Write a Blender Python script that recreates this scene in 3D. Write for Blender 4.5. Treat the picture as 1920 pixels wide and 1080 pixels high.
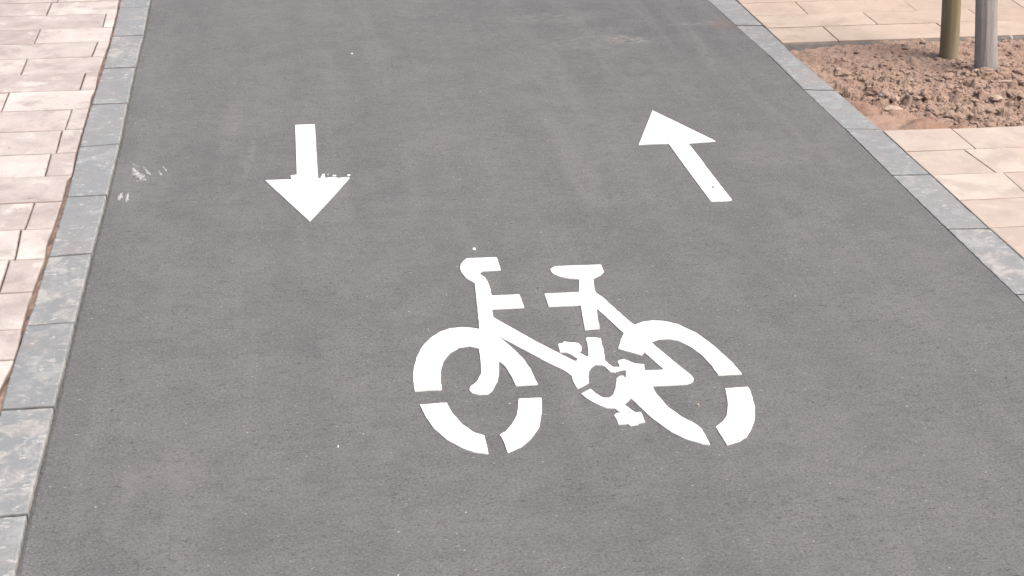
import bpy, bmesh, math, random
from mathutils import Vector, noise, Matrix
from mathutils.geometry import tessellate_polygon
R = math.radians
random.seed(7)
for o in list(bpy.data.objects): bpy.data.objects.remove(o)
sc = bpy.context.scene
C = sc.collection

# ------------------------------------------------------------------ camera, sky, sun, exposure
FPX, HCAM = 3150.0, 1.48            # focal length in photo pixels, eye height above the cycle path
PITCH = math.atan(1357.0/FPX); YAW = R(8.065)
fwd = Vector((math.sin(YAW)*math.cos(PITCH), math.cos(YAW)*math.cos(PITCH), -math.sin(PITCH)))
rgt = Vector((math.cos(YAW), -math.sin(YAW), 0)); upv = rgt.cross(fwd)
cd = bpy.data.cameras.new('camera'); cam = bpy.data.objects.new('camera', cd); C.objects.link(cam)
cd.sensor_width = 36; cd.lens = FPX/1920*36; cd.clip_start = .05; cd.clip_end = 1000
M = Matrix((rgt, upv, -fwd)).transposed().to_4x4(); M.translation = (0, 0, HCAM); cam.matrix_world = M
sc.camera = cam
def P(px, py, z=0.0):
    """surveying helper: where the sight line of a photo point meets the level z"""
    d = rgt*((px-960)/FPX) + upv*((540-py)/FPX) + fwd
    t = (z-HCAM)/d.z
    return Vector((d.x*t, d.y*t, z))

SUN_EL, SUN_AZ = 58, 134            # azimuth clockwise from the path direction (+Y)
w = bpy.data.worlds.new('World'); sc.world = w; w.use_nodes = True
nt = w.node_tree; bg = nt.nodes['Background']
sky = nt.nodes.new('ShaderNodeTexSky'); sky.sky_type = 'NISHITA'; sky.sun_disc = False
sky.sun_elevation = R(SUN_EL); sky.sun_rotation = R(SUN_AZ); sky.dust_density = 7; sky.air_density = .8; sky.ozone_density = .6
nt.links.new(sky.outputs[0], bg.inputs[0]); bg.inputs[1].default_value = .10
sd = bpy.data.lights.new('sun', 'SUN'); sd.energy = 1.5; sd.angle = R(38); sd.color = (1, .955, .90)
so = bpy.data.objects.new('sun', sd); C.objects.link(so)
sdir = Vector((math.sin(R(SUN_AZ))*math.cos(R(SUN_EL)), math.cos(R(SUN_AZ))*math.cos(R(SUN_EL)), math.sin(R(SUN_EL))))
so.rotation_euler = sdir.to_track_quat('Z', 'Y').to_euler(); so.location = sdir*20
vs = sc.view_settings; vs.view_transform = 'Standard'; vs.look = 'None'; vs.gamma = 1; vs.exposure = 0.95

# ------------------------------------------------------------------ node helpers
class NT:
    def __init__(s, name):
        s.m = bpy.data.materials.new(name); s.m.use_nodes = True; s.t = s.m.node_tree
        s.b = s.t.nodes['Principled BSDF']; s.b.inputs['Roughness'].default_value = .9
        s.b.inputs['Specular IOR Level'].default_value = .25
        s.obj = s.n('ShaderNodeTexCoord').outputs['Object']
    def n(s, k, **kw):
        x = s.t.nodes.new(k)
        for a, v in kw.items(): setattr(x, a, v)
        return x
    def put(s, sock, v):
        if isinstance(v, bpy.types.NodeSocket): s.t.links.new(v, sock)
        elif v is not None: sock.default_value = v
    def noise(s, scale, detail=4, rough=.55, vec=None, w=None, dist=0):
        x = s.n('ShaderNodeTexNoise'); 
        if w is not None: x.noise_dimensions = '4D'; s.put(x.inputs['W'], w)
        s.put(x.inputs['Vector'], vec or s.obj); x.inputs['Scale'].default_value = scale
        x.inputs['Detail'].default_value = detail; x.inputs['Roughness'].default_value = rough; x.inputs['Distortion'].default_value = dist
        return x.outputs[0]
    def vor(s, scale, feat='F1', vec=None, out='Distance'):
        x = s.n('ShaderNodeTexVoronoi'); x.feature = feat; s.put(x.inputs['Vector'], vec or s.obj); x.inputs['Scale'].default_value = scale
        return x.outputs[out]
    def math(s, op, a, b=None, c=None, clamp=False):
        x = s.n('ShaderNodeMath', operation=op, use_clamp=clamp)
        for i, v in enumerate((a, b, c)):
            if v is not None: s.put(x.inputs[i], v)
        return x.outputs[0]
    def rng(s, v, a, b, c=0., d=1., smooth=True):
        x = s.n('ShaderNodeMapRange'); x.interpolation_type = 'SMOOTHSTEP' if smooth else 'LINEAR'
        s.put(x.inputs[0], v)
        for i, q in enumerate((a, b, c, d)): s.put(x.inputs[i+1], q)
        return x.outputs[0]
    def mix(s, f, a, b, mode='MIX'):
        x = s.n('ShaderNodeMix', data_type='RGBA', blend_type=mode)
        s.put(x.inputs[0], f)
        for k, v in ((6, a), (7, b)):
            s.put(x.inputs[k], (*v, 1) if isinstance(v, tuple) and len(v) == 3 else v)
        return x.outputs[2]
    def scale(s, sx, sy, sz, rot=0):
        x = s.n('ShaderNodeMapping'); s.put(x.inputs[0], s.obj); x.inputs['Scale'].default_value = (sx, sy, sz); x.inputs['Rotation'].default_value = (0, 0, rot)
        return x.outputs[0]
    def attr(s, name='tone'):
        x = s.n('ShaderNodeAttribute', attribute_name=name); y = s.n('ShaderNodeSeparateColor'); s.put(y.inputs[0], x.outputs['Color'])
        return y.outputs[0], y.outputs[1], y.outputs[2], x.outputs['Alpha']
    def color(s, c): s.put(s.b.inputs['Base Color'], (*c, 1) if isinstance(c, tuple) else c)
    def bump(s, pairs):
        prev = None
        for h, st, dist in pairs:
            x = s.n('ShaderNodeBump'); x.inputs['Strength'].default_value = st; x.inputs['Distance'].default_value = dist
            s.put(x.inputs['Height'], h)
            if prev: s.t.links.new(prev, x.inputs['Normal'])
            prev = x.outputs[0]
        s.t.links.new(prev, s.b.inputs['Normal'])

# asphalt: dark bitumen, paler stone grains, open pores, drag streaks along the path, a few dusty stains
def mat_asphalt():
    a = NT('asphalt')
    big = a.noise(1.3, 5, .6); mid = a.noise(8, 6, .7); streak = a.noise(5, 4, .6, a.scale(1, .10, 1))
    m2 = a.noise(38, 5, .72, a.scale(.8, 1.25, 1)); fine = a.noise(185, 5, .8); grain = a.noise(420, 3, .8)
    base = a.mix(a.rng(big, .3, .7), (.130, .132, .136), (.160, .161, .162))
    base = a.mix(a.rng(mid, .38, .62, 0, .55), base, (.190, .190, .189))
    base = a.mix(a.rng(streak, .44, .62, 0, .45), base, (.128, .128, .131)); base = a.mix(a.rng(a.noise(11, 4, .6, a.scale(1, .07, 1)), .52, .68, 0, .4), base, (.205, .204, .203))
    base = a.mix(a.rng(m2, .52, .36, 0, .40), base, (.105, .104, .105))
    base = a.mix(a.rng(m2, .54, .72, 0, .35), base, (.205, .20, .196))
    base = a.mix(a.rng(fine, .50, .37, 0, .75), base, (.070, .069, .069))
    base = a.mix(a.rng(fine, .52, .67, 0, .62), base, (.25, .245, .24))
    base = a.mix(a.rng(grain, .50, .34, 0, .5), base, (.075, .074, .074))
    base = a.mix(a.rng(grain, .54, .70, 0, .45), base, (.25, .245, .24))
    # sparse pale stone chips and open dark pores
    def chips(sc_, lo, rad, st, col):
        nonlocal base
        v = a.vor(sc_, 'F1'); q = a.n('ShaderNodeSeparateColor'); a.put(q.inputs[0], a.vor(sc_, 'F1', out='Color'))
        base = a.mix(a.math('MULTIPLY', a.math('MULTIPLY', a.rng(q.outputs[1], lo, lo+.004), a.rng(v, rad, rad*.5)), a.math('MULTIPLY', q.outputs[0], st)), base, col)
    chips(150, .955, .34, .9, (.36, .345, .33)); chips(85, .985, .20, 1, (.55, .53, .50))
    pore = a.noise(85, 5, .75, a.scale(.75, 1.25, 1)); clus = a.noise(4.5, 4, .6)
    pm = a.math('MULTIPLY', a.rng(pore, .575, .635), a.rng(clus, .45, .56, .06, 1))
    base = a.mix(a.math('MULTIPLY', pm, .75), base, (.05, .049, .049))
    # dusty stains lying on the path
    sep = a.n('ShaderNodeSeparateXYZ'); a.put(sep.inputs[0], a.obj)
    def stain(px, py, rx, ry, ang, col, st, sc_=22, lo=.45, hi=.66):
        nonlocal base
        p = P(px, py); dx = a.math('SUBTRACT', sep.outputs[0], p.x); dy = a.math('SUBTRACT', sep.outputs[1], p.y)
        c_, s_ = math.cos(ang), math.sin(ang)
        u = a.math('DIVIDE', a.math('ADD', a.math('MULTIPLY', dx, c_), a.math('MULTIPLY', dy, s_)), rx)
        v = a.math('DIVIDE', a.math('SUBTRACT', a.math('MULTIPLY', dy, c_), a.math('MULTIPLY', dx, s_)), ry)
        d = a.math('ADD', a.math('MULTIPLY', u, u), a.math('MULTIPLY', v, v))
        k = a.math('MULTIPLY', a.rng(d, 1, .1), a.rng(a.noise(sc_, 5, .65), lo, hi))
        base = a.mix(a.math('MULTIPLY', k, st), base, col)
    stain(1172, 74, .10, .07, -.5, (.33, .31, .28), .8, 34, .40, .72)
    stain(1105, 80, .22, .12, .1, (.22, .215, .21), .7, 28, .4, .75)
    stain(1312, 44, .15, .035, 0, (.26, .25, .24), .6, 30, .35, .7)
    stain(1366, 48, .08, .10, 0, (.175, .135, .122), .6, 30, .3, .6)
    stain(1030, 34, .2, .1, 0, (.22, .215, .21), .6, 30, .4, .7)
    stain(1318, 95, .022, .34, -.10, (.24, .235, .23), .55, 45, .4, .7)
    stain(470, 290, .014, .22, -.08, (.22, .215, .21), .6, 45, .38, .65)
    stain(225, 950, .022, .16, -.12, (.22, .215, .21), .6, 45, .4, .7)
    stain(300, 890, .12, .10, 0, (.19, .18, .165), .35, 8, .35, .7)
    stain(400, 225, .22, .25, .3, (.20, .196, .19), .45, 24, .4, .75)
    stain(1470, 280, .25, .2, .3, (.20, .196, .19), .45, 24, .4, .75)
    stain(1130, 150, .5, .6, 0, (.19, .187, .183), .35, 18, .4, .75)
    stain(255, 335, .13, .22, .3, (.20, .20, .203), .55, 30, .35, .75)
    a.color(base)
    a.bump([(mid, .25, .01), (m2, .25, .005), (fine, .6, .004), (grain, .5, .002)])
    return a.m

def mat_paint():
    a = NT('road_paint'); n1 = a.noise(170, 3, .7); sp = a.noise(60, 2, .5)
    col = a.mix(a.rng(sp, .3, .7), (.80, .80, .795), (.86, .86, .855))
    pit = a.rng(a.noise(130, 2, .5), .735, .76)
    a.color(a.mix(pit, col, (.22, .215, .21))); a.b.inputs['Roughness'].default_value = .6
    a.bump([(n1, .3, .002), (sp, .2, .003)]); return a.m

def mat_paver(name, pale, pink, tan, joint=None):
    a = NT(name); r, g, b, al = a.attr(); W = a.math('MULTIPLY', b, 60)
    n0 = a.noise(5, 4, .55, w=W, dist=.3); n1 = a.noise(11, 6, .66, a.scale(.9, .8, 1, .7), W, .3); n2 = a.noise(180, 3, .7)
    c = a.mix(r, pale, tan); c = a.mix(a.math('MULTIPLY', g, .7), c, pink)
    c = a.mix(a.rng(n0, .39, .60, 0, .65), c, pink); c = a.mix(a.rng(n1, .46, .66, 0, .65), c, tan)
    c = a.mix(a.rng(n1, .46, .32, 0, .75), c, pale)
    c = a.mix(a.rng(n2, .35, .7, 0, .22), c, tuple(x*.72 for x in tan))
    sp = a.noise(38, 2, .5); c = a.mix(a.math('MULTIPLY', a.rng(sp, .755, .775), .7), c, (.16, .13, .11))
    # sand and dirt held in the chamfer: alpha is 0 on the flat top and 1 at the edge
    c = a.mix(a.math('MULTIPLY', al, a.rng(a.noise(7, 3, .6, w=W), .35, .6, .3, .95)), c, joint or (.20, .155, .13))
    a.color(c); a.bump([(n1, .2, .004), (n2, .3, .0015)]); return a.m

def mat_kerb():
    a = NT('kerb_stone'); r, g, b, al = a.attr(); W = a.math('MULTIPLY', b, 80)
    n0 = a.noise(9, 5, .6, w=W); n1 = a.noise(20, 7, .66, a.scale(.95, .85, 1), W, .9); n2 = a.noise(240, 3, .7); n3 = a.noise(52, 5, .7, a.scale(.8, 1, 1), W, .3)
    c = a.mix(r, (.205, .226, .238), (.262, .273, .278))
    c = a.mix(a.rng(n0, .35, .65, 0, .6), c, (.255, .25, .245))
    c = a.mix(a.rng(n0, .52, .7, 0, .5), c, (.30, .262, .24))
    c = a.mix(a.rng(n2, .35, .65, 0, .3), c, (.14, .145, .15))
    th = a.math('SUBTRACT', .70, a.math('MULTIPLY', g, .22))
    stain = a.rng(a.math('ADD', a.math('MULTIPLY', n1, .7), a.math('MULTIPLY', n0, .3)), a.math('SUBTRACT', th, .02), a.math('ADD', th, .10))
    c = a.mix(a.math('MULTIPLY', stain, .62), c, (.43, .418, .39))
    c = a.mix(a.math('MULTIPLY', a.rng(n3, .575, .64), .75), c, (.44, .435, .42))
    n4 = a.noise(17, 6, .7, a.scale(.9, .8, 1, .4), W, .6); c = a.mix(a.rng(n4, .49, .66, 0, .55), c, (.36, .36, .35)); n5 = a.noise(34, 6, .72, a.scale(.9, 1.1, 1, .2), W, .8); c = a.mix(a.rng(n5, .54, .68, 0, .4), c, (.37, .362, .35)); c = a.mix(a.rng(n5, .45, .34, 0, .45), c, (.165, .18, .19)); c = a.mix(a.rng(n4, .44, .28, 0, .35), c, (.17, .187, .20))
    c = a.mix(a.math('MULTIPLY', a.rng(al, .5, .72, 0, 1, False), a.rng(a.noise(40, 4, .7), .42, .62, .05, .9)), c, (.38, .37, .345))  # path-side arris whitened in patches: its lit edge painted into the colour
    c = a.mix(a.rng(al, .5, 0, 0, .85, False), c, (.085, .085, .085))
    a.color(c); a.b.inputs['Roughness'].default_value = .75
    a.bump([(n1, .3, .004), (n2, .4, .0015)]); return a.m

def mat_soil(name='soil_earth'):
    a = NT(name); r, g, b, al = a.attr()
    n0 = a.noise(14, 5, .6); n1 = a.noise(70, 5, .7); n2 = a.noise(420, 3, .7)
    c = a.mix(a.rng(n0, .35, .65), (.232, .155, .118), (.285, .20, .158))
    c = a.mix(a.rng(n1, .35, .7, 0, .7), c, (.345, .255, .205)); c = a.mix(a.rng(n1, .42, .28, 0, .6), c, (.165, .10, .072))
    c = a.mix(g, c, a.mix(a.rng(n1, .3, .7), (.235, .142, .103), (.30, .20, .152)))
    c = a.mix(a.math('MULTIPLY', r, .8), c, (.36, .268, .215))
    c = a.mix(a.rng(n2, .4, .7, 0, .3), c, (.13, .084, .062))
    c = a.mix(a.math('MULTIPLY', a.rng(a.noise(160, 2, .5), .72, .76), .8), c, (.42, .33, .27))
    a.color(c); a.b.inputs['Roughness'].default_value = 1
    a.bump([(n1, .5, .006), (n2, .6, .002)]); return a.m

def mat_plain(name, c1, c2, sc_=30, rough=.9, vec=None, bs=.3):
    a = NT(name); v = a.scale(*vec) if vec else None
    n = a.noise(sc_, 5, .65, v); a.color(a.mix(a.rng(n, .32, .68), c1, c2)); a.b.inputs['Roughness'].default_value = rough
    a.bump([(n, bs, .004)]); return a.m

def mat_stake():
    a = NT('treated_timber'); g = a.noise(9, 4, .55, a.scale(3, 3, .12)); p = a.noise(13, 4, .6, a.scale(1, 1, .35)); f = a.noise(60, 4, .7, a.scale(2, 2, .06))
    c = a.mix(a.rng(g, .35, .65), (.20, .165, .09), (.285, .242, .152)); c = a.mix(a.rng(p, .45, .68, 0, .7), c, (.34, .285, .225))
    c = a.mix(a.rng(p, .42, .3, 0, .7), c, (.20, .18, .11)); c = a.mix(a.rng(f, .45, .75, 0, .3), c, (.15, .12, .07))
    a.color(c); a.b.inputs['Roughness'].default_value = .7; a.bump([(g, .3, .004), (f, .3, .002)]); return a.m
def mat_bark():
    a = NT('grey_bark'); g = a.noise(38, 5, .65, a.scale(3, 3, .10)); p = a.noise(20, 4, .6); f = a.noise(120, 4, .7, a.scale(2, 2, .12))
    c = a.mix(a.rng(g, .34, .66), (.30, .281, .266), (.35, .332, .316)); c = a.mix(a.rng(p, .45, .65, 0, .5), c, (.26, .252, .248))
    c = a.mix(a.rng(f, .55, .75, 0, .7), c, (.15, .13, .118))
    c = a.mix(a.math('MULTIPLY', a.rng(a.noise(95, 2, .5), .70, .74), .9), c, (.38, .37, .36))
    a.color(c); a.bump([(g, .6, .006), (f, .4, .003)]); return a.m

ASPH, PAINT, KERB, SOIL = mat_asphalt(), mat_paint(), mat_kerb(), mat_soil()
PAV_L = mat_paver('paving_stone_pale', (.58, .545, .505), (.45, .395, .375), (.285, .248, .23))
PAV_R = mat_paver('paving_stone_warm', (.51, .455, .395), (.44, .355, .305), (.35, .302, .268), (.30, .235, .19))
PAV_F = mat_paver('paving_stone_pink', (.50, .42, .345), (.44, .345, .28), (.35, .28, .23), (.28, .215, .17))
JOINT = mat_plain('joint_sand', (.22, .175, .15), (.33, .27, .23), 60, 1)
GAPDIRT = mat_plain('sandy_dirt', (.13, .10, .085), (.38, .27, .21), 16, 1)
DARKKERB = mat_plain('edging_stone', (.20, .19, .18), (.27, .258, .245), 25)
PALE = mat_plain('pale_stone', (.34, .25, .195), (.44, .35, .285), 60)
WHITE_ST = mat_plain('white_stone', (.36, .35, .32), (.5, .5, .47), 60)
GREY_ST = mat_plain('grey_stone', (.20, .18, .17), (.28, .26, .25), 60)
STAKE, BARK = mat_stake(), mat_bark()
DUST = mat_plain('dry_paint_flecks', (.25, .25, .245), (.62, .62, .62), 70)

# ------------------------------------------------------------------ object helpers
def link(name, me, mat, parent=None):
    me.materials.append(mat); o = bpy.data.objects.new(name, me); C.objects.link(o)
    if parent: o.parent = parent
    return o
def tag(o, label=None, cat=None, group=None, kind=None):
    for k, v in (('label', label), ('category', cat), ('group', group), ('kind', kind)):
        if v: o[k] = v
    return o
class MB:
    """collects faces with a per-face tone colour"""
    def __init__(s): s.v, s.f, s.c = [], [], []
    def face(s, idx, col): s.f.append(idx); s.c.append(col)
    def build(s, name, mat, parent=None, smooth=False):
        me = bpy.data.meshes.new(name); me.from_pydata(s.v, [], s.f)
        at = me.color_attributes.new('tone', 'FLOAT_COLOR', 'CORNER'); buf = []
        for f, c in zip(s.f, s.c):
            if isinstance(c, list):
                for q in c: buf.extend(q)
            else: buf.extend(c*len(f))
        at.data.foreach_set('color', buf)
        if smooth: me.polygons.foreach_set('use_smooth', [True]*len(me.polygons))
        me.update(); return link(name, me, mat, parent)

def densify(poly, step, jit, closed=True, seed=0):
    out = []; n = len(poly)
    for i in range(n if closed else n-1):
        a, b = poly[i], poly[(i+1) % n]; L = (b-a).length; k = max(1, int(L/step)); d = (b-a)/max(L, 1e-9); nn = Vector((-d.y, d.x, 0))
        for j in range(k):
            p = a.lerp(b, j/k)
            q = noise.noise(Vector((p.x*70, p.y*70, seed)))*.6+noise.noise(Vector((p.x*260, p.y*260, seed+5)))*.6 if jit else 0
            out.append(p+nn*jit*q)
    if not closed: out.append(poly[-1].copy())
    return out

def slab(mb, quad, z1, tone, bev=.003, jit=.0012, step=.012, z0=-.05, tilt=.0, edge=None):
    """one stone: jittered outline, rounded arris, flat top; quad is counter-clockwise"""
    c = sum(quad, Vector())/len(quad); sd_ = random.random()*50
    o = densify([Vector((p.x, p.y, 0)) for p in quad], step, jit, True, sd_)
    n = len(o); base = len(mb.v); tx, ty = random.uniform(-tilt, tilt), random.uniform(-tilt, tilt)
    def zz(p): return (p.x-c.x)*tx+(p.y-c.y)*ty
    ins = []
    for i in range(n):
        t = (o[(i+1) % n]-o[i-1]).normalized(); nn = Vector((-t.y, t.x, 0)); ins.append(nn)
    rings = [(0, z0), (0, z1-bev), (bev*.35, z1-bev*.3), (bev*1.1, z1)]
    for k, (d, z) in enumerate(rings):
        for p, nn in zip(o, ins):
            q = p+nn*d; mb.v.append((q.x, q.y, z+(zz(q) if k else 0)))
    te = (tone[0], tone[1], tone[2], 1.0); tm = (tone[0], tone[1], tone[2], .35); tt = (tone[0], tone[1], tone[2], 0.0)
    def al(k, i):
        if edge is None: return (te, te, tm, tt)[k]
        e = edge(o[i]); return (tone[0], tone[1], tone[2], .5+(e-.5)*(1, 1, .8, 0)[k])
    for k in range(3):
        for i in range(n):
            j = (i+1) % n
            mb.face((base+k*n+i, base+k*n+j, base+(k+1)*n+j, base+(k+1)*n+i), [al(k, i), al(k, j), al(k+1, j), al(k+1, i)])
    mb.face(tuple(base+3*n+i for i in range(n)), tt if edge is None else (tone[0], tone[1], tone[2], .5))

def ccw(q):
    a = sum(q[i].x*q[(i+1) % len(q)].y-q[(i+1) % len(q)].x*q[i].y for i in range(len(q)))
    return q if a > 0 else q[::-1]

def lerp_poly(pts, y):
    """x on a polyline of (x,y) at level y, extrapolated at both ends"""
    for i in range(len(pts)-1):
        (x0, y0), (x1, y1) = pts[i], pts[i+1]
        if y <= y1 or i == len(pts)-2:
            if y > y1:                      # extrapolate from a longer baseline
                x0, y0 = pts[max(0, len(pts)-4)]
            return x0+(x1-x0)*(y-y0)/(y1-y0)

# ------------------------------------------------------------------ kerb lines in metres (X as a function of Y)
KZL, KZR, PZL, PZR = .009, .0018, .007, .005
def world_line(pts, z): return [(q.x, q.y) for q in (P(x, y, z) for x, y in sorted(pts, key=lambda t: -t[1]))]
Li = world_line([(281,0),(278,12.4),(268,66),(252.5,125.7),(238.5,192.4),(223,269.6),(199.5,365),(171,474),(139.2,603.5),(100.6,762),(50.4,964),(25,1080)], KZL)
Lo = world_line([(226.5,0),(224,11),(217.5,41),(209,75),(200,106),(191,135),(172.4,194),(157,244),(149,275),(136,330),(126,366),(114,408),(91,480),(74,535),(63,572),(49,609),(33.6,658),(20,699),(4,756),(-49,966)], KZL)
Lp = world_line([(222.5,0),(219,22),(212.5,47.5),(206,70),(205,80),(195,105),(185,135),(179,166),(172,179),(166,205),(155.5,241),(142.6,286),(135,328),(127,335),(116.7,376.7),(111.5,390),(99.8,427),(88,454.5),(84.3,484.3),(72.6,511.5),(65,537),(54,564),(40.8,615),(39.7,627),(33.6,652),(26.5,673),(15,699),(0,729),(-70,960)], PZL)
Ri = world_line([(1328,0),(1379.5,47),(1443,104),(1507.6,168),(1585,241.5),(1673,328.5),(1777.5,430),(1905,552)], KZR)
Ro = world_line([(1380,0),(1427.5,45),(1464.7,79),(1487.8,104),(1565,168),(1650,242.7),(1743.7,327),(1853.8,428.6),(1920,487.7)], KZR)
def X(line, y):
    if y < line[0][1]: a, b = line[0], line[min(4, len(line)-1)]
    elif y > line[-1][1]: a, b = line[-5 if len(line) > 8 else -4], line[-1]; 
    else: return lerp_poly(line, y)
    s = (b[0]-a[0])/(b[1]-a[1])
    return (a[0] if y < line[0][1] else b[0]) + s*(y-(line[0][1] if y < line[0][1] else line[-1][1]))

YN, YF = -2.0, 14.0                # how far the place is built along the path
def mesh_strip(name, mat, rows, parent=None, tone=(.5, .5, .5, 0), kind='structure'):
    mb = MB(); n = len(rows[0])
    for r in rows:
        for p in r: mb.v.append(tuple(p))
    for i in range(len(rows)-1):
        for j in range(n-1):
            mb.face((i*n+j, i*n+j+1, (i+1)*n+j+1, (i+1)*n+j), tone)
    o = mb.build(name, mat, parent)
    if kind: tag(o, kind=kind)
    return o

# far ground around everything
g = 120
mesh_strip('ground', JOINT, [[(-g, -g, -.09), (g, -g, -.09)], [(-g, g, -.09), (g, g, -.09)]])
# cycle path: its edges dip into a narrow crumbly seam along both kerbs
rows = []; y = YN
while y < YF:
    l, r = X(Li, y), X(Ri, y)
    q1 = noise.noise(Vector((y*60, 1, 0)))*.003; q2 = noise.noise(Vector((y*60, 9, 0)))*.003; q3 = noise.noise(Vector((y*25, 4, 0)))*.004
    rows.append([(l-.01, y, -.014), (l+.0015+q1*.5, y, -.004), (l+.008+q2+q3, y, -.0005), (l+.03, y, 0), (l*.5+r*.5, y, 0), (r-.02, y, 0), (r-.004+q2, y, .0004), (r-.0004+q1*.5, y, -.0006), (r+.01, y, -.01)])
    y += .008 if y < 7.5 else .1
mesh_strip('cycle_path', ASPH, rows)

# kerbs: stones 40 cm long; joints surveyed where the photo shows them
JL = [((278,12.4),(226,14.5)),((268,66),(208,68.5)),((252.5,125.7),(194.5,128)),((238.5,192.4),(173,195.5)),((223,269.6),(149,275.5)),((199.5,365),(126,369)),((171,474),(91,481)),((139.2,603.5),(48,610.7)),((100.6,762),(0,768)),((50.4,964),(-52,972))]
JR = [((1379.5,47),(1430,47.5)),((1443,104),(1488,104.5)),((1507.6,168),(1566,169)),((1585,241.5),(1651,242.7)),((1673,328.5),(1745,327)),((1778,430),(1855,429)),((1906,552),(1990,551))]
def kerb(name, inner, outer, joints, z, tones, tdef, jit):
    J = sorted([(P(*a, z).y, P(*b, z).y) for a, b in joints])
    while J[0][0] > YN: J.insert(0, (J[0][0]-.4, J[0][1]-.4))
    while J[-1][0] < YF: J.append((J[-1][0]+.4, J[-1][1]+.4))
    y0 = sorted([(P(*a, z).y) for a, b in joints]); mb = MB()
    for i in range(len(J)-1):
        (a0, b0), (a1, b1) = J[i], J[i+1]; g_ = .0028
        near = round((a0-y0[0])/.4)         # 0 = first stone beyond the nearest surveyed joint
        inn = [Vector((X(inner, a0+g_+(a1-a0-2*g_)*k/4), a0+g_+(a1-a0-2*g_)*k/4, 0)) for k in range(5)]
        out = [Vector((X(outer, b0+g_+(b1-b0-2*g_)*k/4), b0+g_+(b1-b0-2*g_)*k/4, 0)) for k in range(5)]
        t = tones.get(near, (random.uniform(*tdef[0]), random.uniform(*tdef[1])))
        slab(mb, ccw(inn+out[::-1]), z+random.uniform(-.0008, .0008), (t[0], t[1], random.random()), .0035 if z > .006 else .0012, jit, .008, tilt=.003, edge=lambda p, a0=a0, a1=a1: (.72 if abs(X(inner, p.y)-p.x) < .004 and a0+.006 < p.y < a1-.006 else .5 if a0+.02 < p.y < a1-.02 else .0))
    return tag(mb.build(name, KERB), kind='structure')
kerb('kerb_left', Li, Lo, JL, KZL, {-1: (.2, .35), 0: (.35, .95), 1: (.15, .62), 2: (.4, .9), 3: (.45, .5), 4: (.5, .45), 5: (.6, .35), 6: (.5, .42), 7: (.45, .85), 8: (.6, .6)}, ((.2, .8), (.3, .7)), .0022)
kerb('kerb_right', Ri, Ro, JR, KZR, {0: (.5, .9), 1: (.8, .45), 2: (.5, .35), 3: (.8, .3), 4: (.9, .25), 5: (.9, .35), 6: (.9, .6)}, ((.6, .95), (.2, .6)), .0028)
# dirt packed between left kerb and paving, and bedding under both pavements
rows = []; y = YN
while y < YF:
    a, b = X(Lp, y), X(Lo, y); h = .001*noise.noise(Vector((y*40, 0, 3)))
    dip = -.003+.005*noise.noise(Vector((y*9, 2, 3)))
    rows.append([(a-.03, y, -.012), (a, y, -.002+dip), (a*.5+b*.5, y, .0005+dip+h), (b, y, .002+dip), (b+.02, y, -.012)]); y += .012 if y < 7.5 else .2
mesh_strip('packed_dirt', GAPDIRT, rows)
mesh_strip('paving_bed_left', JOINT, [[(-8, YN, -.004), (X(Lp, YN)-.01, YN, -.004)], [(-8, YF, -.004), (X(Lp, YF)-.01, YF, -.004)]])

# ------------------------------------------------------------------ left pavement: surveyed course lines and cross joints
GL = [((0,4.3),(200,1)),((0,29),(219,24)),((0,54),(210,50)),((0,81),(205,76.5)),((0,107),(193,105)),((0,140),(185,135)),((0,172.5),(175,168)),((0,207),(166,203.5)),((0,245),(153,242)),((0,288),(143,285.5)),((0,331),(135,328)),((0,378),(117,376.5)),((0,430),(100,427)),((0,485.5),(84,483.5)),((0,549),(57,546)),((0,616.5),(41,616.5)),((0,675),(27,674)),((0,744),(10,743))]
def row_line(a, b, z):
    a, b = P(*a, z), P(*b, z); s = (b.y-a.y)/(b.x-a.x); s = max(-.02, min(.10, s)); return lambda x: b.y+s*(x-b.x)
RL = [row_line(a, b, PZL) for a, b in GL]
# joint x at (far line, near line) for each course and tones of the pieces from the kerb outwards
JLX = {0: [((97,3),(87,27))], 1: [((199,24.6),(192.5,49))], 2: [((75.5,54),(64.5,79))], 3: [((183,78),(172,105))], 4: [((51,109),(38.5,139.5))], 5: [((160,137),(149.5,168))], 6: [((17,173),(3,207))], 7: [((134.5,205),(122,242))], 8: [((116,245),(105,286))], 9: [((96,286),(84.5,328.7))], 10: [], 11: [((64.5,378),(46.5,428.5))], 12: [((39,430),(28.5,483))], 13: [((18,485.6),(-2,548))], 14: [], 15: [], 16: []}
TL = {0: [(.1,.3),(.75,.6)], 1: [(0,0),(.75,.5)], 2: [(.15,.4),(1,.5)], 3: [(.1,.3),(.45,.2)], 4: [(.5,.6),(.15,.5)], 5: [(.2,.4),(.8,.5)], 6: [(.05,.1),(.1,.1)], 7: [(.4,.3),(.35,.2)], 8: [(.25,.4),(.5,.4)], 9: [(.8,.6),(.1,.2)], 10: [(.55,.5)], 11: [(.5,.5),(1,.7)], 12: [(.05,.0),(.0,.1)], 13: [(.7,.7),(.1,.2)], 14: [(.5,.7)], 15: [(.35,.6)], 16: [(0,0)]}
mb = MB()
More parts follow.
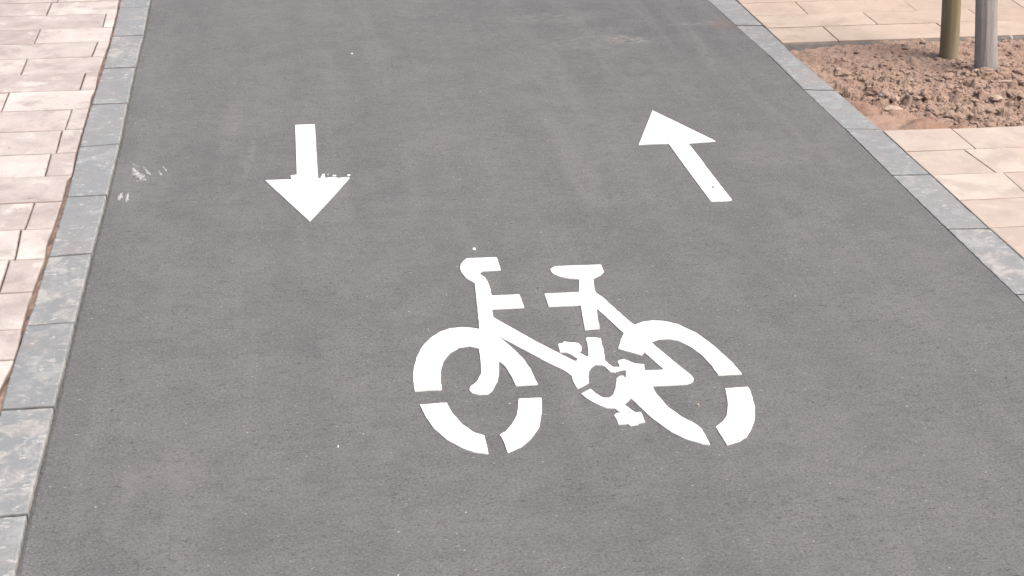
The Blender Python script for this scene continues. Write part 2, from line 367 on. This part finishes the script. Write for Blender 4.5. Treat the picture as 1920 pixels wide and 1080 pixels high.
def course(mb, far, near, joints, z, tones, xkerb, side, xlim, rnd, plen=.40):
    """one course of stones from the kerb line outwards; side -1 goes left, +1 goes right"""
    g_ = .0023; gx = .0013
    cuts = []                                     # list of (x on far line, x on near line)
    for a, b in joints: cuts.append((P(*a, z).x, P(*b, z).x))
    last = cuts[-1] if cuts else (xkerb(far(xkerb(far(0))))+side*random.uniform(.2, .4),)*2
    if not cuts: cuts.append(last)
    while abs(last[0]-xlim) > plen and (last[0]-xlim)*side < 0:
        last = (last[0]+side*plen, last[1]+side*plen); cuts.append(last)
    prev = None
    for i, cpair in enumerate(cuts):
        xf, xn = cpair
        if prev is None:
            yf, yn = far(xkerb(far(xf))), near(xkerb(near(xn)))
            yf -= g_; yn += g_
            edge = [Vector((xkerb(yn+(yf-yn)*k/5), yn+(yf-yn)*k/5, 0)) for k in range(6)]   # near to far along the kerb
            q = edge+[Vector((xf-side*gx, far(xf)-g_, 0)), Vector((xn-side*gx, near(xn)+g_, 0))]
        else:
            pf, pn = prev
            q = [Vector((pn+side*gx, near(pn)+g_, 0)), Vector((pf+side*gx, far(pf)-g_, 0)), Vector((xf-side*gx, far(xf)-g_, 0)), Vector((xn-side*gx, near(xn)+g_, 0))]
        t = tones[i] if i < len(tones) else (random.random()*.9, random.random()*.8)
        slab(mb, ccw(q), z+random.uniform(-.0012, .0012), (t[0], t[1], random.random()), rnd, .0008, .014, tilt=.004)
        prev = cpair
for i in range(len(RL)-1):
    course(mb, RL[i], RL[i+1], JLX.get(i, []), PZL, TL.get(i, []), lambda y: X(Lp, y), -1, -3.2, .0042)
y = RL[-1](X(Lp, 3)); k = 0                      # courses nearer than the photo
while y > YN:
    course(mb, lambda x, y=y: y, lambda x, y=y: y-.2, [], PZL, [], lambda y: X(Lp, y), -1, -3.2, .0042); y -= .2
s0 = RL[0]; y = 0
while s0(0)+y < YF:                              # and farther
    course(mb, lambda x, y=y: s0(x)+y+.2, lambda x, y=y: s0(x)+y, [], PZL, [], lambda y: X(Lp, y), -1, -3.2, .0042); y += .2
tag(mb.build('pavement_left', PAV_L), kind='structure')

# ------------------------------------------------------------------ right pavement in front of and behind the planting bed
def XR(y): return X(Ro, y)+.0004
def build_right(name, lines, JX, TX, mat, ext, xlim=4.2):
    F = [row_line(a, b, PZR) for a, b in lines]; mb = MB()
    for i in range(len(F)-1): course(mb, F[i], F[i+1], JX.get(i, []), PZR, TX.get(i, []), XR, 1, xlim, .0018)
    if ext < 0:
        f = F[-1]; y = 0
        while f(1)+y > YN: course(mb, lambda x, y=y: f(x)+y, lambda x, y=y: f(x)+y-.2, [], PZR, [], XR, 1, xlim, .0028); y -= .2
    else:
        f = F[0]; y = 0
        while f(1)+y < YF: course(mb, lambda x, y=y: f(x)+y+.2, lambda x, y=y: f(x)+y, [], PZR, [], XR, 1, xlim, .0028); y += .2
    tag(mb.build(name, mat), kind='structure'); return F
FN = build_right('pavement_right', [((1652,243),(1920,234.5)),((1704,281),(1920,274.8)),((1743.7,325.7),(1920,320.7)),((1796,373),(1920,370)),((1853,427),(1920,424))],
    {0: [((1782,239),(1829,277.5))], 1: [((1806,278.5),(1866,321.5))], 2: [((1880,322),(1934,371))]},
    {0: [(.35,.2),(.1,.5)], 1: [(.35,.3),(.0,.1)], 2: [(.0,.05),(.5,.9)], 3: [(.45,.4)], 4: [(.1,.4)]}, PAV_R, -1)
FF = build_right('pavement_right_far', [((1385,-3),(1900,-9)),((1408.5,23.4),(1870,15.6)),((1433.5,49.2),(1870,39)),((1464.7,78),(1829,68))],
    {0: [((1482,-4),(1508.4,20.8)),((1683,-7),(1718,19.5)),((1884,-9),(1920,14.5))], 1: [((1614.7,21),(1643,44.5)),((1814,17),(1852,40))], 2: [((1541,48),(1572.5,76)),((1754,42.5),(1792,70))]},
    {0: [(.4,.5),(.3,.5),(.7,.2)], 1: [(.0,.2),(.4,.5)], 2: [(.05,.3),(.2,.2),(.3,.5)]}, PAV_F, 1)
# paving between the two, right of the bed
bedX1 = XR(P(1565, 168).y)+1.12
mb = MB(); f0, f1 = FF[-1], FN[0]; yy = [f0(bedX1)+(f1(bedX1)-f0(bedX1))*k/5 for k in range(6)]
for k in range(5):
    x = bedX1+.0015; first = .4 if k % 2 else .2
    while x < 4.2:
        q = [Vector((x, yy[k+1]+.002, 0)), Vector((x+first-.003, yy[k+1]+.002, 0)), Vector((x+first-.003, yy[k]-.002, 0)), Vector((x, yy[k]-.002, 0))]
        slab(mb, ccw(q), PZR, (random.random(), random.random(), random.random()), .0028, .001, .02); x += first; first = .4
tag(mb.build('pavement_beside_bed', PAV_F), kind='structure')
# bedding under the right paving (split so that it stays out of the planting bed)
for nm, ya, yb, xa in (('paving_bed_near', YN, f1(1.2)-.03, None), ('paving_bed_far', f0(1.2)+.06, YF, None), ('paving_bed_side', f1(1.2)-.03, f0(1.2)+.06, bedX1+.02)):
    mesh_strip(nm, JOINT, [[((xa or X(Ro, ya)-.01), ya, -.004), (5, ya, -.004)], [((xa or X(Ro, yb)-.01), yb, -.004), (5, yb, -.004)]])
# grey edging stone whose face shows under the far paving
mb = MB(); n = 60; xs = [XR(f0(.8))-.02+i*(bedX1-XR(f0(.8))+.04)/n for i in range(n+1)]
prof = [(-.0035, .0005), (-.0045, -.003), (-.005, -.07), (.05, -.07), (.05, .0005)]
for x in xs:
    for dy, z in prof: mb.v.append((x, f0(x)+dy+.0008*noise.noise(Vector((x*40, z*90, 0))), z))
for i in range(n):
    for j in range(4):
        a = i*5+j; mb.face((a, a+5, a+6, a+1), (.5, .5, .5, 0))
tag(mb.build('bed_edging', DARKKERB), kind='structure')

# ------------------------------------------------------------------ planting bed: cloddy earth as a real height field
def S(x, y, z=0): return P(1600+x/4.153, y/4.153, z)      # point read on an enlargement of the bed
STK = S(745, 452, -.004); TRE = S(1035, 548, .0)
def fbm(p, o=4, l=2.1, g_=.5):
    s = 0; a = 1
    for k in range(o): s += a*noise.noise(p); p = p*l; a *= g_
    return s
def lumps(x, y, sc_, seed):
    d, pts = noise.voronoi(Vector((x*sc_, y*sc_, seed))); t = d[0]
    r = .30+.28*noise.cell(pts[0]*3.1)
    k = max(0, 1-(t/max(r, .05))**2); return math.sqrt(k)*r/sc_
clayc = S(290, 935)
def bed_uv(x, y):
    yf, yn = f0(x), f1(x); v = (y-yn)/(yf-yn); u = (x-XR(y))/(bedX1-XR(y)); return u, v
def clay_w(x, y):
    u, v = bed_uv(x, y)
    k = 1-min(1, max(0, (u-(.25-.75*v)+.035*noise.noise(Vector((x*12, y*12, 0))))/.05))
    return k*k*(3-2*k)
def soil_h(x, y):
    u, v = bed_uv(x, y); p = Vector((x, y, 0))
    h = -.014+.010*math.exp(-((u-.38)**2/.05+(v-.92)**2/.03))+.016*math.exp(-((u-.6)**2/.16+(v-.55)**2/.10))
    h -= .014*math.exp(-((u-.0)**2/.012+(v-1)**2/.03)); h -= .004*max(0, u-.75)/.25
    cw = clay_w(x, y)
    rough = fbm(p*9, 3)*.006+fbm(p*34, 4)*.0055
    wx, wy = x+.008*noise.noise(p*40), y+.008*noise.noise(p*40+Vector((7, 0, 0)))
    front = max(.30, min(1, (1.05-v)*1.35))
    lump = (lumps(wx, wy, 19, 1)*.9+lumps(wx, wy, 36, 2)*.9+lumps(wx, wy, 75, 3)*.8-.006)*front+lumps(x, y, 150, 5)*.6
    crack = noise.voronoi(Vector((x*13+.5*noise.noise(p*25), y*15+.5*noise.noise(p*25+Vector((4, 0, 0))), 9)))[0]; cr = max(0, 1-(crack[1]-crack[0])/.07)
    lobe = noise.noise(Vector((x*9, y*15, 2))); clay = -.015+.016*abs(lobe)*2+.007*fbm(p*17, 3)-.004*cr*max(0, min(1, .2+2*noise.noise(p*13)))+.0010*fbm(p*70, 3)
    h = (h+rough+lump)*(1-cw)+clay*cw
    # stays below the paving and kerb tops at the borders
    e = min(u*1.1, max(0, v), max(0, 1.0-v)*1.2+(.02 if .15 < u < .6 else 0)); lim = .000+max(0, e)*.9
    return min(h, lim-.002+.002*fbm(p*50, 2)) if v < .5 or u < .1 else min(h, lim+.003)
mb = MB(); NU, NV = 300, 270
for j in range(NV+1):
    for i in range(NU+1):
        v = -.02+1.04*j/NV; u = -.015+1.03*i/NU
        x = XR(6)+u*(bedX1-XR(6)); yf, yn = f0(x), f1(x); y = yn+(yf-yn)*v
        xk = XR(y); x = xk+u*(bedX1-xk); y = f1(x)+(f0(x)-f1(x))*v
        mb.v.append((x, y, soil_h(x, y)))
cols = []
for (x, y, z) in mb.v: cols.append((max(0, min(1, .5+2.2*noise.noise(Vector((x*6, y*6, 4)))))*.6, clay_w(x, y), .5, 0))
for j in range(NV):
    for i in range(NU):
        a = j*(NU+1)+i; f = (a, a+1, a+NU+2, a+NU+1); mb.face(f, [cols[q] for q in f])
tag(mb.build('planting_bed_soil', SOIL), 'reddish brown cloddy earth of the tree bed', None, None, 'stuff')

def rock_into(mb, c, rx, ry, rz, rot, rough=.35, tone=(.3, 0, .5, 0), sub=2):
    bm = bmesh.new(); bmesh.ops.create_icosphere(bm, subdivisions=sub, radius=1); sd_ = random.random()*99; b0 = len(mb.v)
    cs, sn = math.cos(rot), math.sin(rot)
    for v in bm.verts:
        p = v.co; k = 1+rough*noise.noise(p*1.3+Vector((sd_, 0, 0)))+rough*.5*noise.noise(p*3.2+Vector((0, sd_, 0)))+(rough*.25*noise.noise(p*8+Vector((0, sd_, 0))))
        # flattened facets like broken clods
        d, _ = noise.voronoi(p*1.4+Vector((sd_, 2, 0))); k *= .9+.15*min(1, d[1]-d[0])
        q = Vector((p.x*rx*k, p.y*ry*k, p.z*rz*k)); mb.v.append((c.x+q.x*cs-q.y*sn, c.y+q.x*sn+q.y*cs, c.z+q.z))
    for f in bm.faces: mb.face(tuple(b0+v.index for v in f.verts), tone)
    bm.free()
mb = MB()
PXM = 1.612/ (4.153)                       # metres per enlargement pixel = PXM / distance below the horizon
def msize(px, y): return px*PXM/(817+y/4.153)
big = [(1030,590,52),(960,640,42),(1165,575,62),(895,735,36),(965,725,32),(560,740,72),(700,745,60),(760,880,58),(680,930,42),(170,720,50),(125,745,34),(810,740,36),(1240,840,50),(1290,560,42),(1150,330,30),(850,625,48),(740,620,42),(470,720,40),(890,800,36),(1080,930,52),(1255,715,66),(640,850,48),(1220,920,42),(1205,600,40),(1180,510,34),(620,640,30),(20,735,44),(30,690,30),(250,745,34),(520,800,44),(600,800,40),(1000,800,34),(940,780,26),(1300,930,44),(1160,900,38),(860,550,34),(880,420,30),(1000,690,34),(1290,650,44),(1230,520,30),(720,815,40),(430,770,30),(1090,650,34),(1290,790,44),(390,600,24),(1100,560,26),(870,480,26)]
for x, y, r in big:
    q = S(x, y); m = msize(r, y)*.98; h = soil_h(q.x, q.y)
    rock_into(mb, Vector((q.x, q.y, h+m*.10)), m*random.uniform(.9, 1.2), m*random.uniform(.8, 1.15), m*random.uniform(.5, .75), random.random()*6, .38, (random.uniform(.1, .9), 0, .5, 0), 3)
cnt = 0
while cnt < 2600:
    u, v = random.uniform(.01, .99), random.uniform(.02, .97); x = XR(6)+u*(bedX1-XR(6)); y = f1(x)+(f0(x)-f1(x))*v
    x = XR(y)+u*(bedX1-XR(y))
    if clay_w(x, y) > .3 and random.random() < .96: continue
    if v > .72 and random.random() < .72: continue
    m = min(.019, .0018+.0034*random.expovariate(1)); h = soil_h(x, y)
    if (u < .06 or v < .05) and m > .005: continue
    cnt += 1
    rock_into(mb, Vector((x, y, h+m*.15)), m*random.uniform(.8, 1.4), m*random.uniform(.8, 1.2), m*random.uniform(.5, .85), random.random()*6, .5, (random.random(), 0, .5, 0), 2 if m > .006 else 1)
tag(mb.build('soil_clods', SOIL), 'broken clods of reddish brown earth strewn over the bed', None, None, 'stuff')

def stone(name, x, y, rx, ry, rz, mat, label, cat='stone', group=None, rot=0, rough=.3):
    q = S(x, y); mb = MB(); h = soil_h(q.x, q.y); k = msize(1, y)
    rock_into(mb, Vector((0, 0, rz*k*.5)), rx*k, ry*k, rz*k, rot, rough, sub=3); o = mb.build(name, mat); o.location = (q.x, q.y, h+(.001 if rx > 70 or y > 900 else .007))
    return tag(o, label, cat, group)
G = 'pale stones lying in the planting bed'
stone('stone', 312, 842, 78, 60, 30, PALE, 'large pale flat stone at the edge of the smooth orange clay', 'stone', G, -.1)
stone('stone', 1112, 768, 52, 42, 22, PALE, 'flat cream stone lying in the bed nearest the right edge', 'stone', G, .1)
stone('stone', 330, 758, 36, 40, 32, PALE, 'upright tan stone just above the flat stone by the clay', 'stone', G)
stone('stone', 955, 572, 38, 26, 16, PALE, 'small whitish stone at the foot of the grey trunk', 'stone', G, .2)
stone('pebble', 208, 776, 17, 17, 15, GREY_ST, 'tiny round grey pebble near the kerb side clods', 'pebble', None, 0, .1)
stone('pebble', 1225, 305, 17, 17, 20, WHITE_ST, 'whitish pebble resting against the far edging right of the trunk', 'pebble', None, 0, .25)
stone('stone_chip', 1180, 655, 60, 12, 8, PALE, 'long thin pale chip in the clods below right of the trunk', 'stone', None, -.1, .2)
stone('stone_chip', -110, 152, 26, 26, 9, PALE, 'thin pale flake of stone on soil beside the right kerb', 'stone', None, .4, .3)
# a few more clods heaped round the feet of the stake and trunk are part of soil_clods
# twig
a = S(440, 462); b = S(560, 464); mb = MB(); n = 10
for i in range(n+1):
    t = i/n; p = a.lerp(b, t); r = .0022*(1-.4*t)
    z = max(soil_h(p.x, p.y), soil_h(a.x, a.y))+.003+.001*math.sin(t*9)
    for k in range(6): mb.v.append((p.x-a.x, p.y-a.y+r*math.cos(k*math.pi/3)+.002*math.sin(t*7), z+r*math.sin(k*math.pi/3)))
for i in range(n):
    for k in range(6): mb.face((i*6+k, i*6+(k+1) % 6, (i+1)*6+(k+1) % 6, (i+1)*6+k), (.5, .5, .5, 0))
o = mb.build('twig', PALE); o.location = (a.x, a.y, 0); tag(o, 'short pale twig lying on the soil left of the green stake', 'twig')

# ------------------------------------------------------------------ stake and young tree
def pole(name, mat, base, topdir, L, r0, r1, parent, seg=40, rings=90, wob=.0012, flare=0, oval=1):
    mb = MB(); d = topdir.normalized(); ax = Vector((1, 0, 0)); ay = d.cross(ax).normalized(); ax = ay.cross(d)
    for i in range(rings+1):
        t = i/rings; z = -.06+t*(L+.06); r = r0+(r1-r0)*t+flare*math.exp(-max(0, z)/.03)
        for k in range(seg):
            an = 2*math.pi*k/seg; rr = r*(1+.02*noise.noise(Vector((math.cos(an)*1.5, math.sin(an)*1.5, z*4))))+wob*noise.noise(Vector((math.cos(an)*5, math.sin(an)*5, z*2.5)))
            q = d*z+ax*(rr*math.cos(an))+ay*(rr*oval*math.sin(an)); mb.v.append(tuple(q+base))
    for i in range(rings):
        for k in range(seg): mb.face((i*seg+k, i*seg+(k+1) % seg, (i+1)*seg+(k+1) % seg, (i+1)*seg+k), (.5, .5, .5, 0))
    mb.face(tuple(rings*seg+k for k in range(seg)), (.5, .5, .5, 0))
    return mb.build(name, mat, parent, smooth=True)
def lean(base, px, py):
    """direction of an upright pole whose foot is base and which passes the sight line (px,py), leaning only sideways"""
    d = rgt*((px-960)/FPX)+upv*((540-py)/FPX)+fwd; o_ = Vector((0, 0, HCAM))
    nrm = d.cross(base-o_)                          # plane of sight
    side = Vector((rgt.x, rgt.y, 0)).normalized()   # lean within the plane spanned by side and up
    v = Vector((0, 0, 1)); return (v - side*(v.dot(nrm)/side.dot(nrm))).normalized()
o = pole('wooden_stake', STAKE, Vector((0, 0, 0)), lean(STK, 1784.7, 0), 1.7, .0305, .0300, None)
o.location = STK; tag(o, 'round greenish brown timber stake driven in left of the grey trunk', 'stake')
tr = bpy.data.objects.new('young_tree', None); C.objects.link(tr); tr.location = TRE; tr.empty_display_size = .1
tag(tr, 'young tree with slim grey trunk in the earth bed beside the stake', 'tree')
ld = lean(TRE, 1850, 0)
pole('trunk', BARK, Vector((0, 0, 0)), ld, 2.6, .0352, .021, tr, flare=.0015, wob=.003)
mb = MB()                                           # bare limbs high above the picture
def limb(a, b, r0, r1):
    d = (b-a).normalized(); ax = d.cross(Vector((0, 0, 1))).normalized(); ay = d.cross(ax); b0 = len(mb.v)
    for i in range(7):
        t = i/6; c = a.lerp(b, t)+Vector((0, 0, .05*t*t)); r = r0+(r1-r0)*t
        for k in range(8): mb.v.append(tuple(c+ax*r*math.cos(k*math.pi/4)+ay*r*math.sin(k*math.pi/4)))
    for i in range(6):
        for k in range(8): mb.face((b0+i*8+k, b0+i*8+(k+1) % 8, b0+(i+1)*8+(k+1) % 8, b0+(i+1)*8+k), (.5, .5, .5, 0))
for k in range(9):
    z = 1.75+.1*k; a = ld*z; an = k*2.4; b = a+Vector((math.cos(an)*.4, math.sin(an)*.4, .5)); limb(a, b, .011, .003)
    for s_ in (.4, .65): p = a.lerp(b, s_); limb(p, p+Vector((math.cos(an+1.2)*.18, math.sin(an+1.2)*.18, .2)), .005, .0015)
mb.build('limbs', BARK, tr)

# ------------------------------------------------------------------ painted markings
PT = .0025
def cv(ox, oy, s, pts): return [P(ox+x/s, oy+y/s, PT) for x, y in pts]
def A(*p): return cv(740, 560, 3.375, p)
def B(*p): return cv(820, 450, 5.3333, p)
def Cc(*p): return cv(1020, 610, 5.4, p)
def D(*p): return cv(1140, 580, 3.8567, p)
def E(*p): return cv(480, 220, 5.145, p)
def F(*p): return cv(1160, 190, 5.142, p)
def paint(name, polys, parent=None, holes=(), origin=Vector(), jit=.0011):
    mb = MB()
    for k, poly in enumerate(polys):
        outer = densify(ccw(poly), .006, jit, True, k*3.3)
        loops = [outer]+[densify(ccw(h)[::-1], .003, .0008, True, 2) for h in (holes if k == 0 else ())]
        flat = [p for l in loops for p in l]; b0 = len(mb.v); n = len(flat)
        for p in flat: mb.v.append((p.x-origin.x, p.y-origin.y, PT))
        for p in flat: mb.v.append((p.x-origin.x, p.y-origin.y, -.001))
        for t in tessellate_polygon(loops):
            a, b, c = t; q = (flat[b]-flat[a]).cross(flat[c]-flat[a]).z
            if abs(q) < 1e-12: continue
            mb.face((b0+a, b0+b, b0+c) if q > 0 else (b0+a, b0+c, b0+b), (.5, .5, .5, 0))
        s = b0
        for l in loops:
            m = len(l)
            for i in range(m): mb.face((s+i, s+n+i, s+n+(i+1) % m, s+(i+1) % m), (.5, .5, .5, 0))
            s += m
    return mb.build(name, PAINT, parent)

handle = B((295,182),(590,171),(606,205),(633,297),(450,306),(425,328),(432,342),(478,376),(508,425),(375,430),(290,380),(245,325),(228,285),(240,235),(265,205))
saddle = B((1420,385),(1310,380),(1220,362),(1165,340),(1137,312),(1132,290),(1160,268),(1200,260),(1637,245),(1663,312),(1635,345),(1560,380))
pedal_l = Cc((342,265),(285,272),(230,270),(165,268),(158,235),(142,187),(195,178),(200,162),(260,170),(350,178),(360,190),(378,210),(378,255))
pedal_r = Cc((778,885),(850,878),(925,882),(980,875),(1000,920),(1025,975),(960,985),(950,1000),(920,1002),(875,1010),(845,992),(755,997),(745,965),(712,908),(735,888))
frame = (B((508,425),(530,490),(545,555),(820,543),(868,672),(545,688),(562,775),(640,818),(1000,1020))+
  Cc((0,203),(170,290),(310,362),(328,360),(342,335),(230,270),(342,265),(430,315),(447,315),(452,290),(438,165),(425,140),(435,122),(520,122),(575,130),(585,190),(600,230),(618,355),(650,385),(700,420),(765,420),(770,405),(745,365),(760,352),(810,342),(920,385),(1015,395),(1020,455))+
  D((408,436),(262,307),(312,232),(335,258),(480,378),(600,475),(620,500),(615,520),(570,538),(317,552),(163,637))+
  Cc((850,765),(808,797),(925,882),(778,885),(715,835),(625,830),(550,800),(480,765),(420,725),(380,690),(470,642),(540,700),(600,732),(660,732),(700,705),(722,650),(735,570),(735,535),(770,510),(805,510),(828,545),(830,450),(800,447),(760,455),(715,470),(670,465),(620,415),(580,400),(520,392),(485,415),(455,460),(448,520),(455,575),(345,637),(325,620),(295,560),(280,505),(200,450),(0,355))+
  A((900,365),(760,290),(645,230),(660,392),(660,470),(650,520),(620,575),(590,602),(530,604),(490,595),(473,575),(480,555),(520,525),(548,470),(545,390),(533,312),(537,192),(533,130))+
  B((420,888),(400,650),(375,430)))
stay = B((1593,678),(1600,760),(1622,882),(1478,893),(1465,825),(1435,648),(1115,660),(1072,536),(1418,520),(1420,385),(1560,380),(1570,495),(1590,530),(1650,570),(1918,810))+D((187,112),(117,170))+B((1865,930))
fw = [A((537,192),(533,312),(470,298),(410,305),(350,340),(310,390),(293,450),(290,510),(298,572),(128,582),(118,520),(120,440),(140,370),(175,300),(230,245),(290,208),(350,188),(420,180),(480,183)),
      A((645,230),(690,265),(760,325),(820,385),(860,445),(905,540),(768,548),(740,490),(700,425),(660,392)),
      A((160,670),(330,657),(365,725),(430,795),(500,845),(568,865),(580,920),(595,982),(500,968),(430,945),(330,890),(250,820),(200,750)),
      A((785,632),(928,626),(932,700),(915,810),(860,885),(800,935),(715,971),(690,900),(665,858),(700,840),(745,790),(775,730))]
rw = [D((312,232),(262,307),(245,330),(75,283),(95,215),(117,170),(187,112),(250,90),(320,80),(400,83),(500,105),(640,170),(760,258),(885,370),(968,465),(797,473),(750,405),(680,330),(600,270),(500,222),(430,210),(370,212)),
      D((317,552),(350,610),(430,700),(530,775),(635,828),(680,865),(738,977),(680,970),(560,935),(450,880),(340,800),(260,730),(163,637)),
      D((847,570),(1010,560),(1025,580),(1045,640),(1062,710),(1060,790),(1040,855),(1005,915),(950,950),(862,978),(780,847),(830,810),(860,765),(868,690),(862,630))]
org = P(1095, 740); bk = bpy.data.objects.new('painted_bicycle', None); C.objects.link(bk); bk.location = (org.x, org.y, 0); bk.empty_display_size = .1
tag(bk, 'white stencilled bicycle symbol painted on the grey cycle path', 'road marking')
def bp(nm, polys, label=None):
    o = paint(nm, polys, bk, origin=org)
    if label: o['label'] = label
bp('handlebar', [handle]); bp('saddle', [saddle]); bp('frame', [frame, stay])
bp('wheel', fw, 'left wheel, broken by three stencil gaps'); bp('wheel', rw, 'right wheel, stretched oval with stencil gaps')
bp('pedal', [pedal_l], 'upper left pedal'); bp('pedal', [pedal_r], 'lower right pedal')
# arrows
org2 = P(580, 330)
bits = [E((330,562),(352,556),(395,553),(395,593),(338,593),(342,575)), E((640,548),(662,545),(666,582),(622,583),(630,572)), E((692,541),(697,541),(697,553),(692,552)),
        E((738,556),(770,554),(775,560),(745,562)), E((880,552),(908,550),(909,556),(885,560))]
o = paint('painted_arrow', [E((378,72),(567,67),(582,330),(598,588),(700,581),(745,576),(800,585),(850,577),(903,580),(720,785),(518,1000),(300,800),(130,645),(90,605),(330,598),(396,596),(385,250))]+bits, None, origin=org2, jit=.0007)
o.location = (org2.x, org2.y, 0); tag(o, 'white painted arrow pointing straight down towards the viewer, left of the bicycle', 'road marking', 'painted direction arrows')
org3 = P(1290, 300); hole = F(*[(908+15*math.cos(t*.785)*(1.1 if t % 2 else .8), 824+13*math.sin(t*.785)) for t in range(8)])
o = paint('painted_arrow', [F((327,87),(600,219),(935,382),(668,401),(780,540),(860,650),(1092,948),(1060,955),(890,962),(690,693),(480,403),(290,408),(195,415),(207,385))], None, [hole], org3, .0007)
o.location = (org3.x, org3.y, 0); tag(o, 'white painted arrow slanting up to the left with a small dark chip in its shaft', 'road marking', 'painted direction arrows')

# spilled paint flecks beside the left kerb and a few strays
def flecks(name, strokes, label, seed):
    random.seed(seed); pts = []
    for (x0, y0, x1, y1, wd, n, dens) in strokes:
        a, b = P(180+x0/3.692, 180+y0/3.692), P(180+x1/3.692, 180+y1/3.692); d = (b-a); L = d.length; d.normalize(); nn = Vector((-d.y, d.x, 0))
        for k in range(n):
            t = min(1, max(0, random.gauss(.62, .24))); pts.append((a+d*L*t+nn*random.gauss(0, wd)*(.4+t), d, dens))
    o0 = pts[0][0].copy(); mb = MB()
    for p, d, dens in pts:
        l = random.uniform(.002, .011)*dens; wv = random.uniform(.00035, .0009)*dens; nn = Vector((-d.y, d.x, 0)); b0 = len(mb.v); z = .0016+random.random()*.001
        m = 6
        for k in range(m):
            an = 2*math.pi*k/m; q = p-o0+d*l*math.cos(an)*random.uniform(.6, 1)+nn*wv*math.sin(an)*random.uniform(.6, 1); mb.v.append((q.x, q.y, z))
        mb.face(tuple(b0+k for k in range(m)), (.5, .5, .5, 0))
    o = mb.build(name, DUST); o.location = (o0.x, o0.y, 0); tag(o, label, 'paint splash')
flecks('paint_splash', [(245,490,322,590,.0045,260,1.1),(235,455,300,500,.003,30,.7),(300,520,345,580,.004,40,.7),(240,530,275,560,.004,25,.7)],
       'largest smeared white paint scuff on the asphalt near the left kerb', 3)
flecks('paint_splash', [(322,488,374,552,.0016,70,.9)], 'slim white paint scuff slanting just right of the largest scuff', 6)
flecks('paint_splash', [(430,515,456,556,.0012,36,.9)], 'short faint white paint scuff, third from the left kerb', 7)
flecks('paint_splash', [(455,482,486,524,.0009,26,.8)], 'faintest thin white paint scuff, farthest right of the scuffs by the left kerb', 8)
flecks('paint_splash', [(182,664,163,722,.0022,110,1.1),(155,700,150,722,.0015,8,.8)], 'short white paint dab on the asphalt nearest the left kerb, below the larger scuffs', 4)
flecks('paint_splash', [(224,672,214,732,.0014,80,1.0)], 'narrower white paint dab just right of the dab nearest the left kerb', 5)
def fleck_px(px, py, wpx, hpx, label, cat='paint splash', mat=PAINT, name='paint_drop'):
    a = P(px, py); k = 1.612/(817+py); mb = MB(); m = 9; rx = wpx*k*.5; ry = hpx*k*.5*2.6
    for z, s in ((.003, .8), (0, 1)):
        for i in range(m):
            an = 2*math.pi*i/m; f = random.uniform(.65, 1.05); mb.v.append((rx*s*f*math.cos(an), ry*s*f*math.sin(an), z))
    mb.face(tuple(range(m)), (.5,)*4)
    for i in range(m): mb.face((i, m+i, m+(i+1) % m, (i+1) % m), (.5,)*4)
    o = mb.build(name, mat); o.location = (a.x, a.y, 0); tag(o, label, cat)
fleck_px(889, 467.3, 8, 3, 'small white paint drip just above the bicycle handlebar')
fleck_px(660, 101, 5, 1.5, 'tiny white paint drip high up the path above the left arrow')
fleck_px(803, 619, 2.4, 1.8, 'tiny pale speck of grit on the asphalt above the left wheel', 'stone', WHITE_ST, 'stone_chip')
fleck_px(837, 553.5, 2.2, 1.6, 'tiny pale speck of grit on the asphalt left of the bicycle stem', 'stone', WHITE_ST, 'stone_chip')
fleck_px(634, 838, 3.5, 2, 'small white chip on the asphalt left of the bicycle wheel')
fleck_px(1309, 760.5, 7, 4.5, 'pale stone chip inside the right bicycle wheel', 'stone', PALE, 'stone_chip')
